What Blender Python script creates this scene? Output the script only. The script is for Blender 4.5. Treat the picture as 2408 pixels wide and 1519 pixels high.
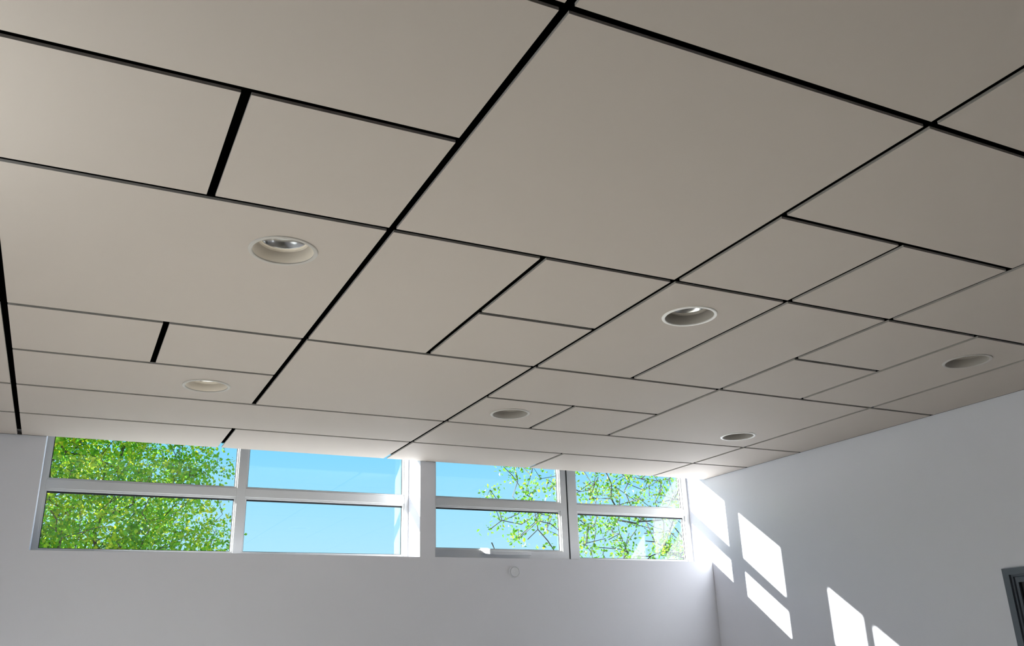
import bpy, bmesh, math, random
import numpy as np
from mathutils import Matrix, Vector

scene = bpy.context.scene
for o in list(bpy.data.objects):
    bpy.data.objects.remove(o, do_unlink=True)
C = scene.collection

# ------------------------------------------------------------------ camera
EYE = 1.75                       # camera height above the floor
cam_d = bpy.data.cameras.new('camera')
cam = bpy.data.objects.new('camera', cam_d); C.objects.link(cam)
cam_d.sensor_fit = 'HORIZONTAL'; cam_d.sensor_width = 36.0
cam_d.lens = 2069.79 * 36.0 / 2408.0
cam_d.clip_start = 0.02; cam_d.clip_end = 400
right = (0.89683957, -0.44134637, -0.02986907)
down = (0.12856709, 0.32467199, -0.93704781)
fwd = (0.42326031, 0.83654138, 0.34792130)
cam.matrix_world = Matrix(((right[0], -down[0], -fwd[0], 0), (right[1], -down[1], -fwd[1], 0),
                           (right[2], -down[2], -fwd[2], EYE), (0, 0, 0, 1)))
scene.camera = cam

# ------------------------------------------------------------------ sky, sun, exposure
SUN_DIR = Vector((1.0, -0.4775, -0.365)).normalized()
world = bpy.data.worlds.new('sky'); scene.world = world; world.use_nodes = True
nt = world.node_tree; nt.nodes.clear()
tc = nt.nodes.new('ShaderNodeTexCoord'); sp = nt.nodes.new('ShaderNodeSeparateXYZ')
rp = nt.nodes.new('ShaderNodeValToRGB'); bg = nt.nodes.new('ShaderNodeBackground'); wo = nt.nodes.new('ShaderNodeOutputWorld')
nt.links.new(tc.outputs['Generated'], sp.inputs[0]); nt.links.new(sp.outputs['Z'], rp.inputs[0])
nt.links.new(rp.outputs[0], bg.inputs[0]); nt.links.new(bg.outputs[0], wo.inputs[0])
el = rp.color_ramp.elements
el[0].position = 0.0; el[0].color = (0.72, 0.90, 1.0, 1)
el[1].position = 1.0; el[1].color = (0.10, 0.36, 0.85, 1)
e = el.new(0.10); e.color = (0.46, 0.80, 1.0, 1)
e = el.new(0.22); e.color = (0.24, 0.68, 1.0, 1)
bg.inputs[1].default_value = 1.09

sun_d = bpy.data.lights.new('sun', 'SUN'); sun = bpy.data.objects.new('sun', sun_d); C.objects.link(sun)
sun_d.energy = 41.0; sun_d.angle = math.radians(0.53); sun_d.color = (1.0, 0.97, 0.93)
sun.rotation_euler = SUN_DIR.to_track_quat('-Z', 'Y').to_euler(); sun.location = (-20, 12, 12)

vs = scene.view_settings
vs.view_transform = 'Standard'; vs.look = 'None'; vs.gamma = 1.0; vs.use_curve_mapping = False
vs.exposure = 0.12

# ------------------------------------------------------------------ helpers
def mat(name, col, rough=0.6, metal=0.0, noise=0.0, nscale=40.0, bump=0.0, bscale=300.0, spec=0.5):
    m = bpy.data.materials.new(name); m.use_nodes = True
    t = m.node_tree; b = t.nodes['Principled BSDF']
    b.inputs['Base Color'].default_value = (*col, 1); b.inputs['Roughness'].default_value = rough
    b.inputs['Metallic'].default_value = metal; b.inputs['Specular IOR Level'].default_value = spec
    co = t.nodes.new('ShaderNodeTexCoord')
    if noise:
        n = t.nodes.new('ShaderNodeTexNoise'); n.inputs['Scale'].default_value = nscale; n.inputs['Detail'].default_value = 4
        t.links.new(co.outputs['Object'], n.inputs['Vector'])
        mx = t.nodes.new('ShaderNodeMix'); mx.data_type = 'RGBA'
        mx.inputs['A'].default_value = (*[c * (1 - noise) for c in col], 1)
        mx.inputs['B'].default_value = (*[min(1, c * (1 + noise)) for c in col], 1)
        t.links.new(n.outputs['Fac'], mx.inputs['Factor']); t.links.new(mx.outputs['Result'], b.inputs['Base Color'])
    if bump:
        n = t.nodes.new('ShaderNodeTexNoise'); n.inputs['Scale'].default_value = bscale; n.inputs['Detail'].default_value = 3
        t.links.new(co.outputs['Object'], n.inputs['Vector'])
        bp = t.nodes.new('ShaderNodeBump'); bp.inputs['Strength'].default_value = bump; bp.inputs['Distance'].default_value = 0.002
        t.links.new(n.outputs['Fac'], bp.inputs['Height']); t.links.new(bp.outputs[0], b.inputs['Normal'])
    return m

def glass_mat(name, tint):
    m = bpy.data.materials.new(name); m.use_nodes = True
    t = m.node_tree; t.nodes.clear()
    out = t.nodes.new('ShaderNodeOutputMaterial'); mx = t.nodes.new('ShaderNodeMixShader')
    tr = t.nodes.new('ShaderNodeBsdfTransparent'); gl = t.nodes.new('ShaderNodeBsdfGlossy')
    # Schlick reflectance from the true angle at the surface (same from both sides of the thin pane)
    ge = t.nodes.new('ShaderNodeNewGeometry'); dt = t.nodes.new('ShaderNodeVectorMath'); dt.operation = 'DOT_PRODUCT'
    t.links.new(ge.outputs['Incoming'], dt.inputs[0]); t.links.new(ge.outputs['Normal'], dt.inputs[1])
    def mth(op, a, b=None):
        n = t.nodes.new('ShaderNodeMath'); n.operation = op
        for i, x in enumerate((a, b)):
            if x is None: continue
            if isinstance(x, (int, float)): n.inputs[i].default_value = x
            else: t.links.new(x, n.inputs[i])
        return n.outputs[0]
    fr = mth('ADD', mth('MULTIPLY', mth('POWER', mth('SUBTRACT', 1.0, mth('ABSOLUTE', dt.outputs['Value'])), 5.0), 0.96), 0.04)
    tr.inputs['Color'].default_value = (*tint, 1); gl.inputs['Roughness'].default_value = 0.0
    gl.inputs['Color'].default_value = (0.95, 0.97, 1, 1)
    t.links.new(fr, mx.inputs[0]); t.links.new(tr.outputs[0], mx.inputs[1]); t.links.new(gl.outputs[0], mx.inputs[2])
    t.links.new(mx.outputs[0], out.inputs['Surface'])
    return m

def leaf_mat(name, dark, mid, light, fy):
    m = bpy.data.materials.new(name); m.use_nodes = True
    t = m.node_tree; t.nodes.clear()
    out = t.nodes.new('ShaderNodeOutputMaterial'); mx = t.nodes.new('ShaderNodeMixShader'); mx2 = t.nodes.new('ShaderNodeMixShader')
    df = t.nodes.new('ShaderNodeBsdfDiffuse'); tl = t.nodes.new('ShaderNodeBsdfTranslucent'); gl = t.nodes.new('ShaderNodeBsdfGlossy')
    ge = t.nodes.new('ShaderNodeNewGeometry'); r = t.nodes.new('ShaderNodeValToRGB')
    r.color_ramp.elements[0].color = (*dark, 1); r.color_ramp.elements[1].color = (*light, 1)
    q = r.color_ramp.elements.new(fy); q.color = (*mid, 1)
    co = t.nodes.new('ShaderNodeTexCoord'); nz = t.nodes.new('ShaderNodeTexNoise'); nz.inputs['Scale'].default_value = 1.3; nz.inputs['Detail'].default_value = 2
    t.links.new(co.outputs['Object'], nz.inputs['Vector'])
    mr = t.nodes.new('ShaderNodeMapRange'); mr.inputs['From Min'].default_value = 0.3; mr.inputs['From Max'].default_value = 0.72
    t.links.new(nz.outputs['Fac'], mr.inputs['Value'])
    ad = t.nodes.new('ShaderNodeMix'); ad.data_type = 'FLOAT'; ad.inputs['Factor'].default_value = 0.5
    t.links.new(ge.outputs['Random Per Island'], ad.inputs['A']); t.links.new(mr.outputs[0], ad.inputs['B'])
    t.links.new(ad.outputs['Result'], r.inputs[0])
    t.links.new(r.outputs[0], df.inputs[0]); t.links.new(r.outputs[0], tl.inputs[0])
    gl.inputs['Roughness'].default_value = 0.35
    mx.inputs[0].default_value = 0.6; mx2.inputs[0].default_value = 0.03
    t.links.new(df.outputs[0], mx.inputs[1]); t.links.new(tl.outputs[0], mx.inputs[2])
    t.links.new(mx.outputs[0], mx2.inputs[1]); t.links.new(gl.outputs[0], mx2.inputs[2])
    t.links.new(mx2.outputs[0], out.inputs['Surface'])
    return m

M = {
    'wall': mat('wall_paint', (0.755, 0.762, 0.825), 0.75, noise=0.012, nscale=3, bump=0.05, bscale=420, spec=0.3),
    'panel': mat('ceiling_panel_paint', (0.565, 0.505, 0.457), 0.7, noise=0.012, nscale=5, bump=0.05, bscale=500, spec=0.3),
    'edge': mat('raw_panel_edge', (0.45, 0.425, 0.39), 0.8, noise=0.05),
    'shadow_trim': mat('dark_shadow_trim', (0.05, 0.047, 0.042), 0.8, noise=0.1),  # dark colour stands in for shade in the ceiling-to-wall gap
    'void': mat('black_void_paint', (0.006, 0.006, 0.006), 0.95, noise=0.1, spec=0.05),
    'frame': mat('window_frame_coating', (0.60, 0.60, 0.60), 0.45, noise=0.01, nscale=30),
    'bead': mat('glazing_bead_coating', (0.68, 0.68, 0.68), 0.4, noise=0.01),
    'gasket': mat('black_rubber_gasket', (0.02, 0.022, 0.025), 0.7, noise=0.1),
    'white': mat('white_plastic', (0.85, 0.85, 0.84), 0.4, noise=0.01),
    'plate': mat('painted_cover_plate', (0.76, 0.775, 0.825), 0.5, noise=0.01),
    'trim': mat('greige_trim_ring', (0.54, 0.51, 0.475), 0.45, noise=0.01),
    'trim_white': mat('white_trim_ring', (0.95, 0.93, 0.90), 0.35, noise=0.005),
    'cone': mat('cream_reflector_cone', (0.88, 0.79, 0.675), 0.5, noise=0.01),
    'cone_grey': mat('greige_reflector_cone', (0.40, 0.365, 0.325), 0.5, noise=0.01),  # shade inside the recess put into the cone colour
    'silver': mat('brushed_silver_reflector', (0.62, 0.63, 0.64), 0.22, metal=1.0, noise=0.03),
    'dark': mat('dark_lamp_socket', (0.05, 0.05, 0.05), 0.5, noise=0.1),
    'lampglass': mat('frosted_lamp', (0.8, 0.8, 0.78), 0.3, noise=0.01),
    'doorframe': mat('blue_grey_steel', (0.105, 0.125, 0.155), 0.45, noise=0.03),
    'doorglass': mat('dark_door_glass', (0.006, 0.006, 0.007), 0.08, noise=0.05),
    'glass': glass_mat('window_glass', (0.94, 0.97, 0.97)),
    'bark': mat('tree_bark', (0.07, 0.055, 0.04), 0.85, noise=0.35, nscale=18, bump=0.4, bscale=60),
    'bark2': mat('tree_bark_grey', (0.045, 0.04, 0.035), 0.85, noise=0.3, nscale=18, bump=0.4, bscale=60),
    'leafL': leaf_mat('leaf_green', (0.04, 0.15, 0.005), (0.15, 0.42, 0.012), (0.72, 0.62, 0.025), 0.44),
    'leafR': leaf_mat('leaf_young_green', (0.035, 0.13, 0.008), (0.13, 0.33, 0.012), (0.48, 0.40, 0.025), 0.6),
}
def floor_mat():
    m = mat('oak_floor', (0.50, 0.40, 0.30), 0.5, bump=0.05, bscale=120)
    t = m.node_tree; b = t.nodes['Principled BSDF']
    co = t.nodes.new('ShaderNodeTexCoord'); br = t.nodes.new('ShaderNodeTexBrick')
    br.inputs['Color1'].default_value = (0.70, 0.66, 0.60, 1); br.inputs['Color2'].default_value = (0.66, 0.62, 0.56, 1)
    br.inputs['Mortar'].default_value = (0.2, 0.14, 0.09, 1); br.inputs['Scale'].default_value = 1.0
    br.inputs['Brick Width'].default_value = 1.2; br.inputs['Row Height'].default_value = 0.14; br.inputs['Mortar Size'].default_value = 0.003
    t.links.new(co.outputs['Object'], br.inputs['Vector']); t.links.new(br.outputs['Color'], b.inputs['Base Color'])
    return m
M['floor'] = floor_mat()
M['ground'] = mat('pale_paving', (0.46, 0.44, 0.41), 0.9, noise=0.15, nscale=3, bump=0.3, bscale=25)

class MB:
    def __init__(s): s.v = []; s.f = []
    def box(s, x0, x1, y0, y1, z0, z1):
        n = len(s.v)
        s.v += [(x0,y0,z0),(x1,y0,z0),(x1,y1,z0),(x0,y1,z0),(x0,y0,z1),(x1,y0,z1),(x1,y1,z1),(x0,y1,z1)]
        s.f += [tuple(n+i for i in q) for q in ((0,3,2,1),(4,5,6,7),(0,1,5,4),(1,2,6,5),(2,3,7,6),(3,0,4,7))]
        return s
    def lathe(s, prof, n=48, cx=0, cy=0, axis='z'):
        """prof: list of (r, h); revolved about z (or about -y when axis == 'y')"""
        base = len(s.v); m = len(prof)
        for i in range(n):
            a = 2 * math.pi * i / n
            for r, h in prof:
                if axis == 'z': s.v.append((cx + r*math.cos(a), cy + r*math.sin(a), h))
                else: s.v.append((cx + r*math.cos(a), h, cy + r*math.sin(a)))
        for i in range(n):
            j = (i + 1) % n
            for k in range(m - 1):
                s.f.append((base+i*m+k, base+j*m+k, base+j*m+k+1, base+i*m+k+1))
        return s
    def tube(s, pts, rad, n=5):
        base = len(s.v)
        for i, p in enumerate(pts):
            p = Vector(p)
            d = (Vector(pts[min(i+1, len(pts)-1)]) - Vector(pts[max(i-1, 0)])).normalized()
            u = d.orthogonal().normalized(); w = d.cross(u)
            for k in range(n):
                a = 2*math.pi*k/n
                s.v.append(tuple(p + (u*math.cos(a) + w*math.sin(a)) * rad[i]))
        for i in range(len(pts) - 1):
            for k in range(n):
                a = base+i*n+k; b = base+i*n+(k+1) % n
                s.f.append((a, b, b+n, a+n))
        return s
    def build(s, name, material, parent=None, bevel=0.0, smooth=False, origin=None):
        me = bpy.data.meshes.new(name); ov = origin or (0, 0, 0)
        me.from_pydata([(x-ov[0], y-ov[1], z-ov[2]) for x, y, z in s.v], [], s.f); me.update()
        bm = bmesh.new(); bm.from_mesh(me); bmesh.ops.recalc_face_normals(bm, faces=bm.faces)
        if bevel: bmesh.ops.bevel(bm, geom=list(bm.edges), offset=bevel, segments=2, affect='EDGES', profile=0.5)
        bm.to_mesh(me); bm.free()
        if smooth:
            for p in me.polygons: p.use_smooth = True
        me.materials.append(material)
        o = bpy.data.objects.new(name, me); C.objects.link(o)
        if origin: o.location = origin
        if parent is not None: o.parent = parent
        return o

def empty(name, loc=(0, 0, 0)):
    o = bpy.data.objects.new(name, None); C.objects.link(o); o.location = loc; o.empty_display_size = 0.1
    return o
def tag(o, label, cat, group=None, kind=None):
    o['label'] = label; o['category'] = cat
    if group: o['group'] = group
    if kind: o['kind'] = kind
    return o
def struct(o, label, cat): return tag(o, label, cat, kind='structure')

Z = lambda z: z + EYE             # heights measured from the lens to heights above the floor

# ------------------------------------------------------------------ room shell
XL, XR = -1.0, 4.967              # left wall, right wall (inner faces)
YB, YW = -7.0, 6.181              # back wall, window wall (inner faces)
YF0, YF1 = 6.430, 6.496           # window frame depth
YO = 6.56                         # outer face of the window wall
CEIL = Z(1.35); TOP = Z(1.75)
SILL = Z(0.652); HEAD = Z(1.60)
W1 = (-0.190, 2.318); W2 = (2.437, XR)

struct(MB().box(XL-0.3, XR+0.3, YB-0.3, YW, -0.15, 0).build('floor', M['floor']), 'pale oak plank floor of the room', 'floor')
struct(MB().box(-60, 60, -60, 90, -0.6, -0.16).build('ground', M['ground']), 'pale paved ground outside the building', 'ground')

wf = MB().box(XL-0.3, XR, YW, YO, -0.1, SILL).box(XL-0.3, W1[0], YW, YO, SILL, TOP) \
    .box(W1[1], W2[0], YW, YO, SILL, HEAD).box(W1[0], XR, YW, YO, HEAD, TOP)
struct(wf.build('wall_front', M['wall']), 'white painted wall below and between the high windows', 'wall')

DY0, DY1, DTOP = 2.55, 3.487, Z(0.324)    # door opening in the right wall
wr = MB().box(XR, XR+0.2, YB-0.3, DY0, -0.1, TOP).box(XR, XR+0.2, DY1, YO, -0.1, TOP).box(XR, XR+0.2, DY0, DY1, DTOP, TOP)
struct(wr.build('wall_right', M['wall']), 'white painted side wall with slanting sunlight patches', 'wall')

LW = [(2.9, 5.2)]          # glazed opening added in the left wall to light the room, y range
LZ0, LZ1 = 0.06, 1.15
HY, HZ = (1.75, 2.85), (2.38, 2.88)          # small high window added in the left wall for ceiling glow
wl = MB().box(XL-0.25, XL, YB-0.3, LW[0][0], -0.1, HZ[0]).box(XL-0.25, XL, LW[0][1], YW, -0.1, HZ[0]) \
    .box(XL-0.25, XL, *LW[0], -0.1, LZ0).box(XL-0.25, XL, *LW[0], LZ1, HZ[0]) \
    .box(XL-0.25, XL, YB-0.3, HY[0], HZ[0], HZ[1]).box(XL-0.25, XL, HY[1], YW, HZ[0], HZ[1]).box(XL-0.25, XL, YB-0.3, YW, HZ[1], TOP)
struct(wl.build('wall_left', M['wall']), 'white painted wall with a low window left of the view', 'wall')
wb = MB().box(XL, XR, YB-0.3, YB, -0.1, TOP)
struct(wb.build('wall_back', M['wall']), 'white painted wall behind the camera', 'wall')

# ------------------------------------------------------------------ ceiling: black deck and white panels
deck = MB().box(XL-0.3, XR+0.1, YB-0.3, 6.075, Z(1.62), Z(1.70)) \
    .box(XL-0.3, XR, 6.062, 6.075, Z(1.362), Z(1.62)) \
    .box(XL-0.3, XR+0.1, 6.075, YO, Z(1.66), Z(1.70))
ceiling = struct(deck.build('ceiling', M['void']), 'suspended ceiling of white panels with black shadow gaps', 'ceiling')
XS = [-0.3411, 0.2672, 0.8586, 1.4505, 2.0364, 2.6226, 3.2233, 3.8271, 4.408, 4.9565]
YS = [1.3735, 1.9757, 2.5821, 3.1863, 3.7855, 4.3866, 4.9856, 5.5987, 6.1648]
def gx_at(i):
    if i < 0: return XS[0] + 0.595 * i
    return XS[i]
def gy_at(j):
    if j < 0: return YS[0] + 0.6025 * j
    return YS[j]
GAP = 0.0262; T = 0.009
DL = {'a': (0.5605, 2.886), 'b': (0.561, 4.693), 'c': (2.331, 2.880), 'd': (2.333, 4.676), 'e': (4.119, 4.702), 'f': (4.130, 2.880)}
HOLE = 0.112
def edged(o):
    o.data.materials.append(M['edge'])
    for p in o.data.polygons:
        if abs(p.normal.z) < 0.5: p.material_index = 1
    return o
def panel(i0, i1, j0, j1, hole=None):
    x0 = gx_at(i0) + GAP/2; x1 = gx_at(i1) - (GAP/2 if i1 < 9 else 0)
    y0 = gy_at(j0) + GAP/2; y1 = gy_at(j1) - (GAP/2 if j1 < 8 else 0)
    x0 = max(x0, XL + 0.012); y0 = max(y0, YB + 0.012)
    if x1 - x0 < 0.02 or y1 - y0 < 0.02: return
    cx, cy = (x0+x1)/2, (y0+y1)/2
    if hole is None:
        return edged(MB().box(x0, x1, y0, y1, CEIL, CEIL+T).build('ceiling_panel', M['panel'], ceiling, origin=(cx, cy, CEIL)))
    hx, hy = DL[hole]
    ang = sorted([2*math.pi*k/48 for k in range(48)] + [math.atan2(y-hy, x-hx) % (2*math.pi) for x in (x0, x1) for y in (y0, y1)])
    mb = MB(); n = len(ang)
    for z in (CEIL, CEIL+T):
        for a in ang:
            c, s = math.cos(a), math.sin(a)
            t = min((x1-hx)/c if c > 1e-9 else ((x0-hx)/c if c < -1e-9 else 1e9), (y1-hy)/s if s > 1e-9 else ((y0-hy)/s if s < -1e-9 else 1e9))
            mb.v.append((hx+HOLE*c, hy+HOLE*s, z)); mb.v.append((hx+t*c, hy+t*s, z))
    for k in range(n):
        j = (k+1) % n
        a, b, c_, d = 2*k, 2*k+1, 2*j+1, 2*j; u = 2*n
        mb.f += [(a, d, c_, b), (a+u, b+u, c_+u, d+u), (b, c_, c_+u, b+u), (d, a, a+u, d+u)]
    return edged(mb.build('ceiling_panel', M['panel'], ceiling, origin=(cx, cy, CEIL)))
PANELS = [
    (0,2,0,1),(0,1,1,2),(1,2,1,2),(0,2,2,4,'a'),(0,1,4,5),(1,2,4,5),(0,2,5,6,'b'),(0,4,6,7),(0,2,7,8),(2,4,7,8),
    (2,4,0,2),(2,3,2,4),(3,4,2,3),(3,4,3,4),(2,4,4,6),
    (4,6,0,1),(4,5,1,2),(5,6,1,2),(4,5,2,4,'c'),(5,6,2,4),(4,6,4,5),(4,5,5,6,'d'),(5,6,5,6),(4,8,6,7),(4,6,7,8),(6,8,7,8),
    (6,8,0,2),(6,7,2,3),(6,7,3,4),(7,8,2,4,'f'),(6,8,4,6,'e'),(8,9,0,2),(8,9,2,4),(8,9,4,6),(8,9,6,7),(8,9,7,8),
    (-2,0,0,2),(-2,0,2,4),(-2,0,4,6),(-2,0,6,7),(-2,0,7,8),(-4,-2,0,2),(-4,-2,2,4),(-4,-2,4,6),(-4,-2,6,8),
]
for j in range(-14, 0, 2):
    for i in (-4, -2, 0, 2, 4, 6): PANELS.append((i, i+2, j, j+2))
    PANELS.append((8, 9, j, j+2))
for p in PANELS: panel(*p)
struct(MB().box(4.9575, XR, YB, 6.165, CEIL+0.001, CEIL+0.012).build('trim_1', M['shadow_trim']), 'thin dark shadow trim between ceiling and side wall', 'trim')
tf = MB().box(XL, W1[0], 6.1655, YW, CEIL+0.001, CEIL+0.012).box(W1[1]+0.045, W2[0], 6.1655, YW, CEIL+0.001, CEIL+0.012)
struct(tf.build('trim_2', M['shadow_trim']), 'thin dark shadow trim between ceiling and window wall', 'trim')

# ------------------------------------------------------------------ high windows
def pane_set(win, x0, x1, z0, z1, y=6.468):
    """one glazed light: glass, black gasket and white glazing bead around it"""
    g = MB().box(x0-0.004, x1+0.004, y-0.003, y+0.003, z0-0.004, z1+0.004).build('pane', M['glass'], win)
    b = 0.005; bt = 0.012 if z1 < Z(1.2) else b
    gk = MB().box(x0, x1, y-0.007, y-0.003, z0, z0+b).box(x0, x1, y-0.007, y-0.003, z1-bt, z1) \
        .box(x0, x0+b, y-0.007, y-0.003, z0+b, z1-bt).box(x1-b, x1, y-0.007, y-0.003, z0+b, z1-bt)
    gk.build('gasket', M['gasket'], g)
    w = 0.012; ya, yb = y-0.026, y-0.007
    MB().box(x0-w, x1+w, ya, yb, z0-w, z0).box(x0-w, x1+w, ya, yb, z1, z1+w).box(x0-w, x0, ya, yb, z0, z1).box(x1, x1+w, ya, yb, z0, z1) \
        .build('glazing_bead', M['bead'], win)
TZ0, TZ1 = Z(1.056), Z(1.139); GB, GT = Z(0.692), Z(1.565)
def fixed_light(win, x0, x1):
    pane_set(win, x0, x1, GB, TZ0); pane_set(win, x0, x1, TZ1, GT)
    MB().box(x0-0.012, x1+0.012, YF0+0.002, YF1, TZ0+0.012, TZ1-0.012).build('transom', M['frame'], win, bevel=0.002)
def rail_frame(win, x0, x1, jl, jr):
    MB().box(x0, jl-0.012, YF0, YF1, SILL, HEAD).build('jamb', M['frame'], win, bevel=0.002)
    MB().box(jr+0.012, x1, YF0, YF1, SILL, HEAD).build('jamb', M['frame'], win, bevel=0.002)
    MB().box(jl-0.012, jr+0.012, YF0, YF1, SILL, GB-0.012).build('bottom_rail', M['frame'], win, bevel=0.002)
    MB().box(jl-0.012, jr+0.012, YF0, YF1, GT+0.012, HEAD).build('head_rail', M['frame'], win, bevel=0.002)

win1 = struct(empty('window_1', (1.06, YF0, SILL)), 'high four-pane window in a deep reveal, green tree in its left panes', 'window')
win2 = struct(empty('window_2', (3.70, YF0, SILL)), 'high four-pane window in the corner with an opening sash and handle', 'window')
def reparent(win):
    bpy.context.view_layer.update()
    for c in win.children: c.matrix_parent_inverse = win.matrix_world.inverted()

rail_frame(win1, W1[0], W1[1], -0.150, 2.273)
fixed_light(win1, -0.150, 1.028-0.0); fixed_light(win1, 1.111, 2.273)
MB().box(1.040, 1.099, YF0, YF1, GB-0.012, GT+0.012).build('mullion', M['frame'], win1, bevel=0.002)
reparent(win1)

rail_frame(win2, W2[0], XR-0.001, 2.525, 4.903)
fixed_light(win2, 3.817, 4.903)
MB().box(3.724, 3.805, YF0, YF1, GB-0.012, GT+0.012).build('mullion', M['frame'], win2, bevel=0.002)
# opening sash in the left half, standing a little proud of the frame
sx0, sx1, sz0, sz1 = 2.470, 3.700, Z(0.672), Z(1.59); sy0, sy1 = 6.412, 6.462
gl0, gl1 = 2.540, 3.632; gz = Z(0.746)
sash = MB().box(sx0, gl0-0.012, sy0, sy1, sz0, sz1).box(gl1+0.012, sx1, sy0, sy1, sz0, sz1) \
    .box(gl0-0.012, gl1+0.012, sy0, sy1, sz0, gz-0.012).box(gl0-0.012, gl1+0.012, sy0, sy1, GT+0.005, sz1) \
    .box(gl0-0.012, gl1+0.012, sy0, sy1, TZ0+0.012, TZ1-0.012).build('sash', M['frame'], win2)
sash['label'] = 'opening sash standing proud of the window frame'
MB().box(2.525, 3.7235, YF0+0.035, YF1, GB-0.012, Z(0.735)).build('bottom_rail', M['frame'], win2)
MB().box(3.7015, 3.7235, YF0+0.004, YF1, SILL+0.03, HEAD-0.02).build('gasket', M['gasket'], win2)
pane_set(win2, gl0, gl1, gz, TZ0, y=6.452); pane_set(win2, gl0, gl1, TZ1, GT, y=6.452)
# lever handle and its base plate on the sash bottom rail
hd = MB()
hd.v += [(2.905,6.412,Z(.715)),(2.905,6.412,Z(.752)),(2.955,6.345,Z(.700)),(2.955,6.345,Z(.735)),(2.966,6.345,Z(.700)),(2.966,6.345,Z(.735)),(2.955,6.412,Z(.700)),(2.955,6.412,Z(.752)),(2.966,6.412,Z(.700)),(2.966,6.412,Z(.752))]
hd.f += [(0,2,3,1),(2,4,5,3),(4,8,9,5),(1,3,5,9,7),(0,6,8,4,2),(0,1,7,6),(6,7,9,8)]
handle = hd.build('handle', M['white'], sash, bevel=0.0); handle['label'] = 'white window handle'
MB().box(2.966, 3.335, 6.380, 6.398, Z(.699), Z(.728)).build('handle_bar', M['frame'], sash, bevel=0.003)
reparent(win2)

# low window added in the left wall, out of view, to light the room
k = 3
for a, b in LW:
    w = struct(empty('window_%d' % k, (XL-0.15, (a+b)/2, LZ0)), 'low two-pane window in the left wall', 'window'); k += 1
    m = (a+b)/2
    MB().box(XL-0.2, XL-0.13, a, b, LZ0, LZ0+0.05).box(XL-0.2, XL-0.13, a, b, LZ1-0.05, LZ1).box(XL-0.2, XL-0.13, a, a+0.05, LZ0+0.05, LZ1-0.05) \
        .box(XL-0.2, XL-0.13, b-0.05, b, LZ0+0.05, LZ1-0.05).build('frame', M['frame'], w)
    MB().box(XL-0.2, XL-0.13, m-0.04, m+0.04, LZ0+0.05, LZ1-0.05).build('mullion', M['frame'], w)
    for y0, y1 in ((a+0.05, m-0.04), (m+0.04, b-0.05)):
        MB().box(XL-0.168, XL-0.162, y0, y1, LZ0+0.05, LZ1-0.05).build('pane', M['glass'], w)
    reparent(w)

w = struct(empty('window_4', (XL-0.2, 2.3, HZ[0])), 'small high window with a deep white board in the left wall', 'window')
fx0, fx1 = XL-0.24, XL-0.18
MB().box(fx0, fx1, *HY, HZ[0], HZ[0]+0.03).box(fx0, fx1, *HY, HZ[1]-0.03, HZ[1]).box(fx0, fx1, HY[0], HY[0]+0.03, HZ[0]+0.03, HZ[1]-0.03) \
    .box(fx0, fx1, HY[1]-0.03, HY[1], HZ[0]+0.03, HZ[1]-0.03).build('frame', M['frame'], w)
MB().box(fx0+0.027, fx0+0.033, HY[0]+0.03, HY[1]-0.03, HZ[0]+0.03, HZ[1]-0.03).build('pane', M['glass'], w)
MB().box(fx1, XL+0.32, HY[0]+0.002, HY[1]-0.002, HZ[0], HZ[0]+0.03).build('window_board', M['white'], w)  # deep board added to bounce sunlight onto the ceiling
reparent(w)

# ------------------------------------------------------------------ door in the right wall
door = struct(empty('door_1', (XR, 3.0, 0)), 'blue-grey steel framed door with dark glass in the side wall', 'door')
fo = 0.018; oy1 = 3.525; oz = Z(0.359); oy0 = DY0 - 0.038
MB().box(XR-fo, XR, DY1-0.001, oy1, 0, oz).box(XR-fo, XR, oy0, DY0+0.001, 0, oz).box(XR-fo, XR, DY0+0.001, DY1-0.001, DTOP-0.001, oz) \
    .build('architrave', M['doorframe'], door)
MB().box(XR, XR+0.14, DY1-0.012, DY1, 0, DTOP).box(XR, XR+0.14, DY0, DY0+0.012, 0, DTOP).box(XR, XR+0.14, DY0+0.012, DY1-0.012, DTOP-0.012, DTOP) \
    .build('door_lining', M['doorframe'], door)
ly0, ly1, lz = DY0+0.015, DY1-0.015, DTOP-0.016; lx0, lx1 = XR+0.012, XR+0.052; st = 0.016
leaf = MB().box(lx0, lx1, ly0, ly0+0.09, 0.006, lz).box(lx0, lx1, ly1-st, ly1, 0.006, lz).box(lx0, lx1, ly0+0.09, ly1-st, lz-0.028, lz) \
    .box(lx0, lx1, ly0+0.09, ly1-st, 0.006, 0.2).build('door_leaf', M['doorframe'], door)
MB().box(lx0+0.014, lx0+0.024, ly0+0.09, ly1-st, 0.2, lz-0.028).build('glass_panel', M['doorglass'], leaf)
reparent(door)
MB_h = MB().box(lx0-0.05, lx0, ly0+0.035, ly0+0.05, 1.0, 1.02).box(lx0-0.05, lx0-0.036, ly0+0.035, ly0+0.16, 1.0, 1.02)
hdl = MB_h.build('lever_handle', M['silver'], leaf)
for c in leaf.children: c.matrix_parent_inverse = Matrix.Identity(4)

# ------------------------------------------------------------------ round cover plate on the wall
cp = MB().lathe([(0.0001, -0.011), (0.034, -0.011), (0.0355, -0.0075), (0.0375, -0.0075), (0.0395, -0.013), (0.042, -0.012), (0.0445, 0.0)], 40, axis='y')
plate = cp.build('cover_plate', M['plate'], smooth=False); plate.location = (3.079, YW, Z(0.553))
tag(plate, 'round white blank cover plate on the wall below the corner window', 'cover plate')

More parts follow.
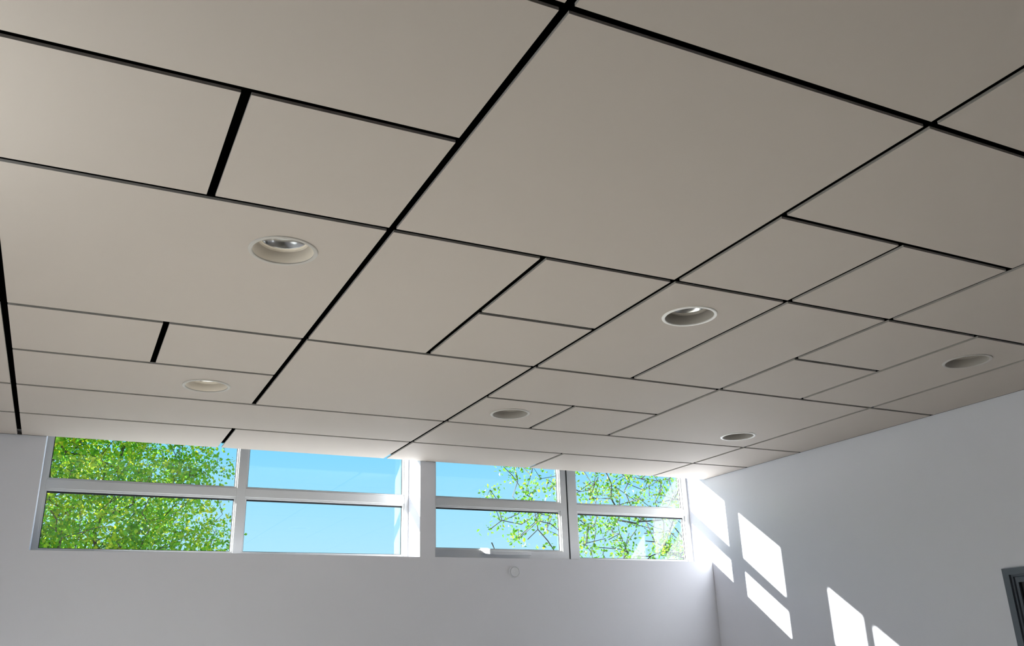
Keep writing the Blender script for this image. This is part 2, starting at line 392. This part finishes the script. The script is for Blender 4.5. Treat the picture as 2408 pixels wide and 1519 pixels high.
# ------------------------------------------------------------------ recessed downlights
def downlight(key, label, tmat, cmat):
    x, y = DL[key]
    r = empty('downlight', (x, y, CEIL))
    tag(r, label, 'downlight', 'recessed ceiling downlights')
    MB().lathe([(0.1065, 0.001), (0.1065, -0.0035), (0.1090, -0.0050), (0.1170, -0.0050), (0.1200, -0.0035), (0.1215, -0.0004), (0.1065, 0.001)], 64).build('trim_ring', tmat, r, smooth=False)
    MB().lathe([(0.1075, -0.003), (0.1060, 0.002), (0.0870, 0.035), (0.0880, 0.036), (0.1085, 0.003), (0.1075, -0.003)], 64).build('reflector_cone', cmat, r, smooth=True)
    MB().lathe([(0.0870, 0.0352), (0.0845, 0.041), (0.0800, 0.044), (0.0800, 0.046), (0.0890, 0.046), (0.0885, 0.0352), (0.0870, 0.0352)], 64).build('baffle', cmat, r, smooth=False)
    MB().lathe([(0.0800, 0.0455), (0.0785, 0.0460), (0.0710, 0.080), (0.0570, 0.115), (0.0340, 0.142), (0.0340, 0.1435), (0.0580, 0.1165), (0.0725, 0.081), (0.0800, 0.0475)], 64).build('inner_reflector', M['silver'], r, smooth=True)
    MB().lathe([(0.0001, 0.139), (0.034, 0.139), (0.036, 0.144), (0.036, 0.165), (0.0001, 0.165)], 40).build('socket', M['dark'], r)
    l = MB().lathe([(0.0001, 0.085), (0.010, 0.087), (0.0145, 0.093), (0.0145, 0.138)], 24).build('lamp', M['lampglass'], r, smooth=True)
    return r
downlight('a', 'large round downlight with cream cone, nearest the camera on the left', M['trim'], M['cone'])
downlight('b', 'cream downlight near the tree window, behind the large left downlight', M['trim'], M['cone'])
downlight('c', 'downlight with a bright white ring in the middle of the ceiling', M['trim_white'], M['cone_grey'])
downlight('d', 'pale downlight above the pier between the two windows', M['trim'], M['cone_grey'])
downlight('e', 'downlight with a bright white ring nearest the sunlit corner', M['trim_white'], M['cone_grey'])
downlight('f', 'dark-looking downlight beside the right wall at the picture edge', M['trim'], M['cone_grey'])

# ------------------------------------------------------------------ trees outside
def make_tree(name, label, base, trunk_pts, trunk_r, centre, radii, n_clu, leaves_per, leaf_size, lm, bm, seed, shell=0.0, clump=0.22, filt=None, rmin=0.003, leafy=1.0):
    rng = np.random.default_rng(seed)
    root = empty(name, base); tag(root, label, 'tree', 'trees outside the windows')
    # cluster points in the crown
    pts = []
    while len(pts) < n_clu:
        p = rng.uniform(-1, 1, 3); d = np.linalg.norm(p)
        if d > 1 or d < shell * rng.random(): continue
        q = np.array(centre) + p * np.array(radii)
        if filt is not None and not filt(q, rng): continue
        pts.append(q)
    pts = np.array(pts)
    nodes = [np.array(p, float) for p in trunk_pts]; parent = [-1] + list(range(len(trunk_pts)-1))
    tip = np.array(trunk_pts[-1])
    order = np.argsort(np.linalg.norm(pts - np.array(trunk_pts[len(trunk_pts)//2]), axis=1))
    ends = []
    for oi in order:
        q = pts[oi]; arr = np.array(nodes)
        d = np.linalg.norm(arr - q, axis=1) + 0.25 * np.maximum(0, arr[:, 2] - q[2] + 0.1)
        d[0] += 3
        k = int(np.argmin(d)); a = nodes[k]; L = np.linalg.norm(q - a); ns = max(1, int(L / 0.3)); prev = k
        for s in range(1, ns+1):
            t = s / ns
            pt = a + (q - a) * t + np.array([0, 0, 0.10 * L * math.sin(math.pi * t)]) + (rng.normal(0, 0.025, 3) if s < ns else 0)
            nodes.append(pt); parent.append(prev); prev = len(nodes) - 1
        ends.append(prev)
    N = len(nodes); area = np.full(N, 0.0); 
    kids = [[] for _ in range(N)]
    for i in range(1, N): kids[parent[i]].append(i)
    for i in range(N-1, -1, -1):
        area[i] = sum(area[c] for c in kids[i]) if kids[i] else 0.0042 ** 2
        area[i] += 1e-6
    rad = np.sqrt(area); rad *= min(1.0, trunk_r / rad[0]) if rad[0] > trunk_r else 1.0
    rad = np.maximum(rad, rmin)
    nt_ = len(trunk_pts)
    tm = MB(); tm.tube([tuple(nodes[i]) for i in range(nt_)], [max(trunk_r * (1 - 0.6 * i / nt_), rad[i]) for i in range(nt_)], 10)
    brm = MB()
    for i in range(nt_, N):      # chains: start a tube at each node whose parent has another first child
        p = parent[i]
        if p >= nt_ and kids[p][0] == i: continue
        chain = [p, i]
        while kids[chain[-1]]: chain.append(kids[chain[-1]][0])
        r = [min(rad[chain[1]], rad[chain[0]])] + [rad[c] for c in chain[1:]]
        brm.tube([tuple(nodes[c]) for c in chain], r, 5)
    # leaves around the last stretch of each twig
    V = []; F = []
    allpos = []
    for e_ in ends:
        c = nodes[e_]; n = rng.poisson(leaves_per) if rng.random() < leafy else 0
        if n: allpos.append(c + rng.normal(0, clump, (n, 3)))
    pos = np.concatenate(allpos); n = len(pos)
    sz = leaf_size * rng.uniform(0.55, 1.25, n)
    ax = rng.normal(0, 1, (n, 3)); ax[:, 2] -= 0.3; ax /= np.linalg.norm(ax, axis=1)[:, None]
    ot = np.cross(ax, rng.normal(0, 1, (n, 3))); ot /= np.linalg.norm(ot, axis=1)[:, None]
    nn = np.cross(ax, ot)
    l = sz[:, None]; w = (sz * 0.33)[:, None]; up = (sz * 0.12)[:, None]
    v = np.stack([pos, pos + ax*l*0.45 + ot*w + nn*up, pos + ax*l, pos + ax*l*0.45 - ot*w + nn*up], 1).reshape(-1, 3)
    idx = np.arange(n) * 4
    f = np.stack([idx, idx+1, idx+2, idx, idx+2, idx+3], 1).reshape(-1, 3)
    me = bpy.data.meshes.new('foliage'); me.from_pydata((v - np.array(base)).tolist(), [], f.tolist()); me.update(); me.materials.append(lm)
    fo_ = bpy.data.objects.new('foliage', me); C.objects.link(fo_); fo_.parent = root; fo_['kind'] = 'stuff'
    t_ = tm.build('trunk', bm, root, smooth=True); b_ = brm.build('branches', bm, root, smooth=True)
    for o in (t_, b_):
        for vv in o.data.vertices: vv.co -= Vector(base)
    b_['kind'] = 'stuff'
    return root

G0 = -0.16
make_tree('leafy_tree', 'dense green and yellow leafed tree filling the left window', (-1.0, 16.3, G0),
          [(-1.0, 16.3, G0), (-0.95, 16.3, 1.0), (-0.8, 16.25, 2.0), (-0.6, 16.2, 3.0), (-0.7, 16.3, 4.2), (-0.9, 16.3, 5.6)], 0.17,
          (-1.1, 16.4, 3.7), (3.75, 2.3, 3.3), 2700, 36, 0.078, M['leafL'], M['bark'], 5, clump=0.13)
make_tree('branching_tree', 'open branching tree with sparse young leaves behind the corner window', (14.6, 17.2, G0),
          [(14.6, 17.2, G0), (14.5, 17.2, 0.9), (14.3, 17.1, 1.7), (14.0, 17.1, 2.3), (13.7, 17.0, 3.2), (13.4, 17.0, 4.6)], 0.17,
          (12.9, 17.0, 4.6), (5.0, 2.4, 3.2), 1150, 22, 0.088, M['leafR'], M['bark2'], 11, clump=0.12, rmin=0.0095, leafy=0.5)
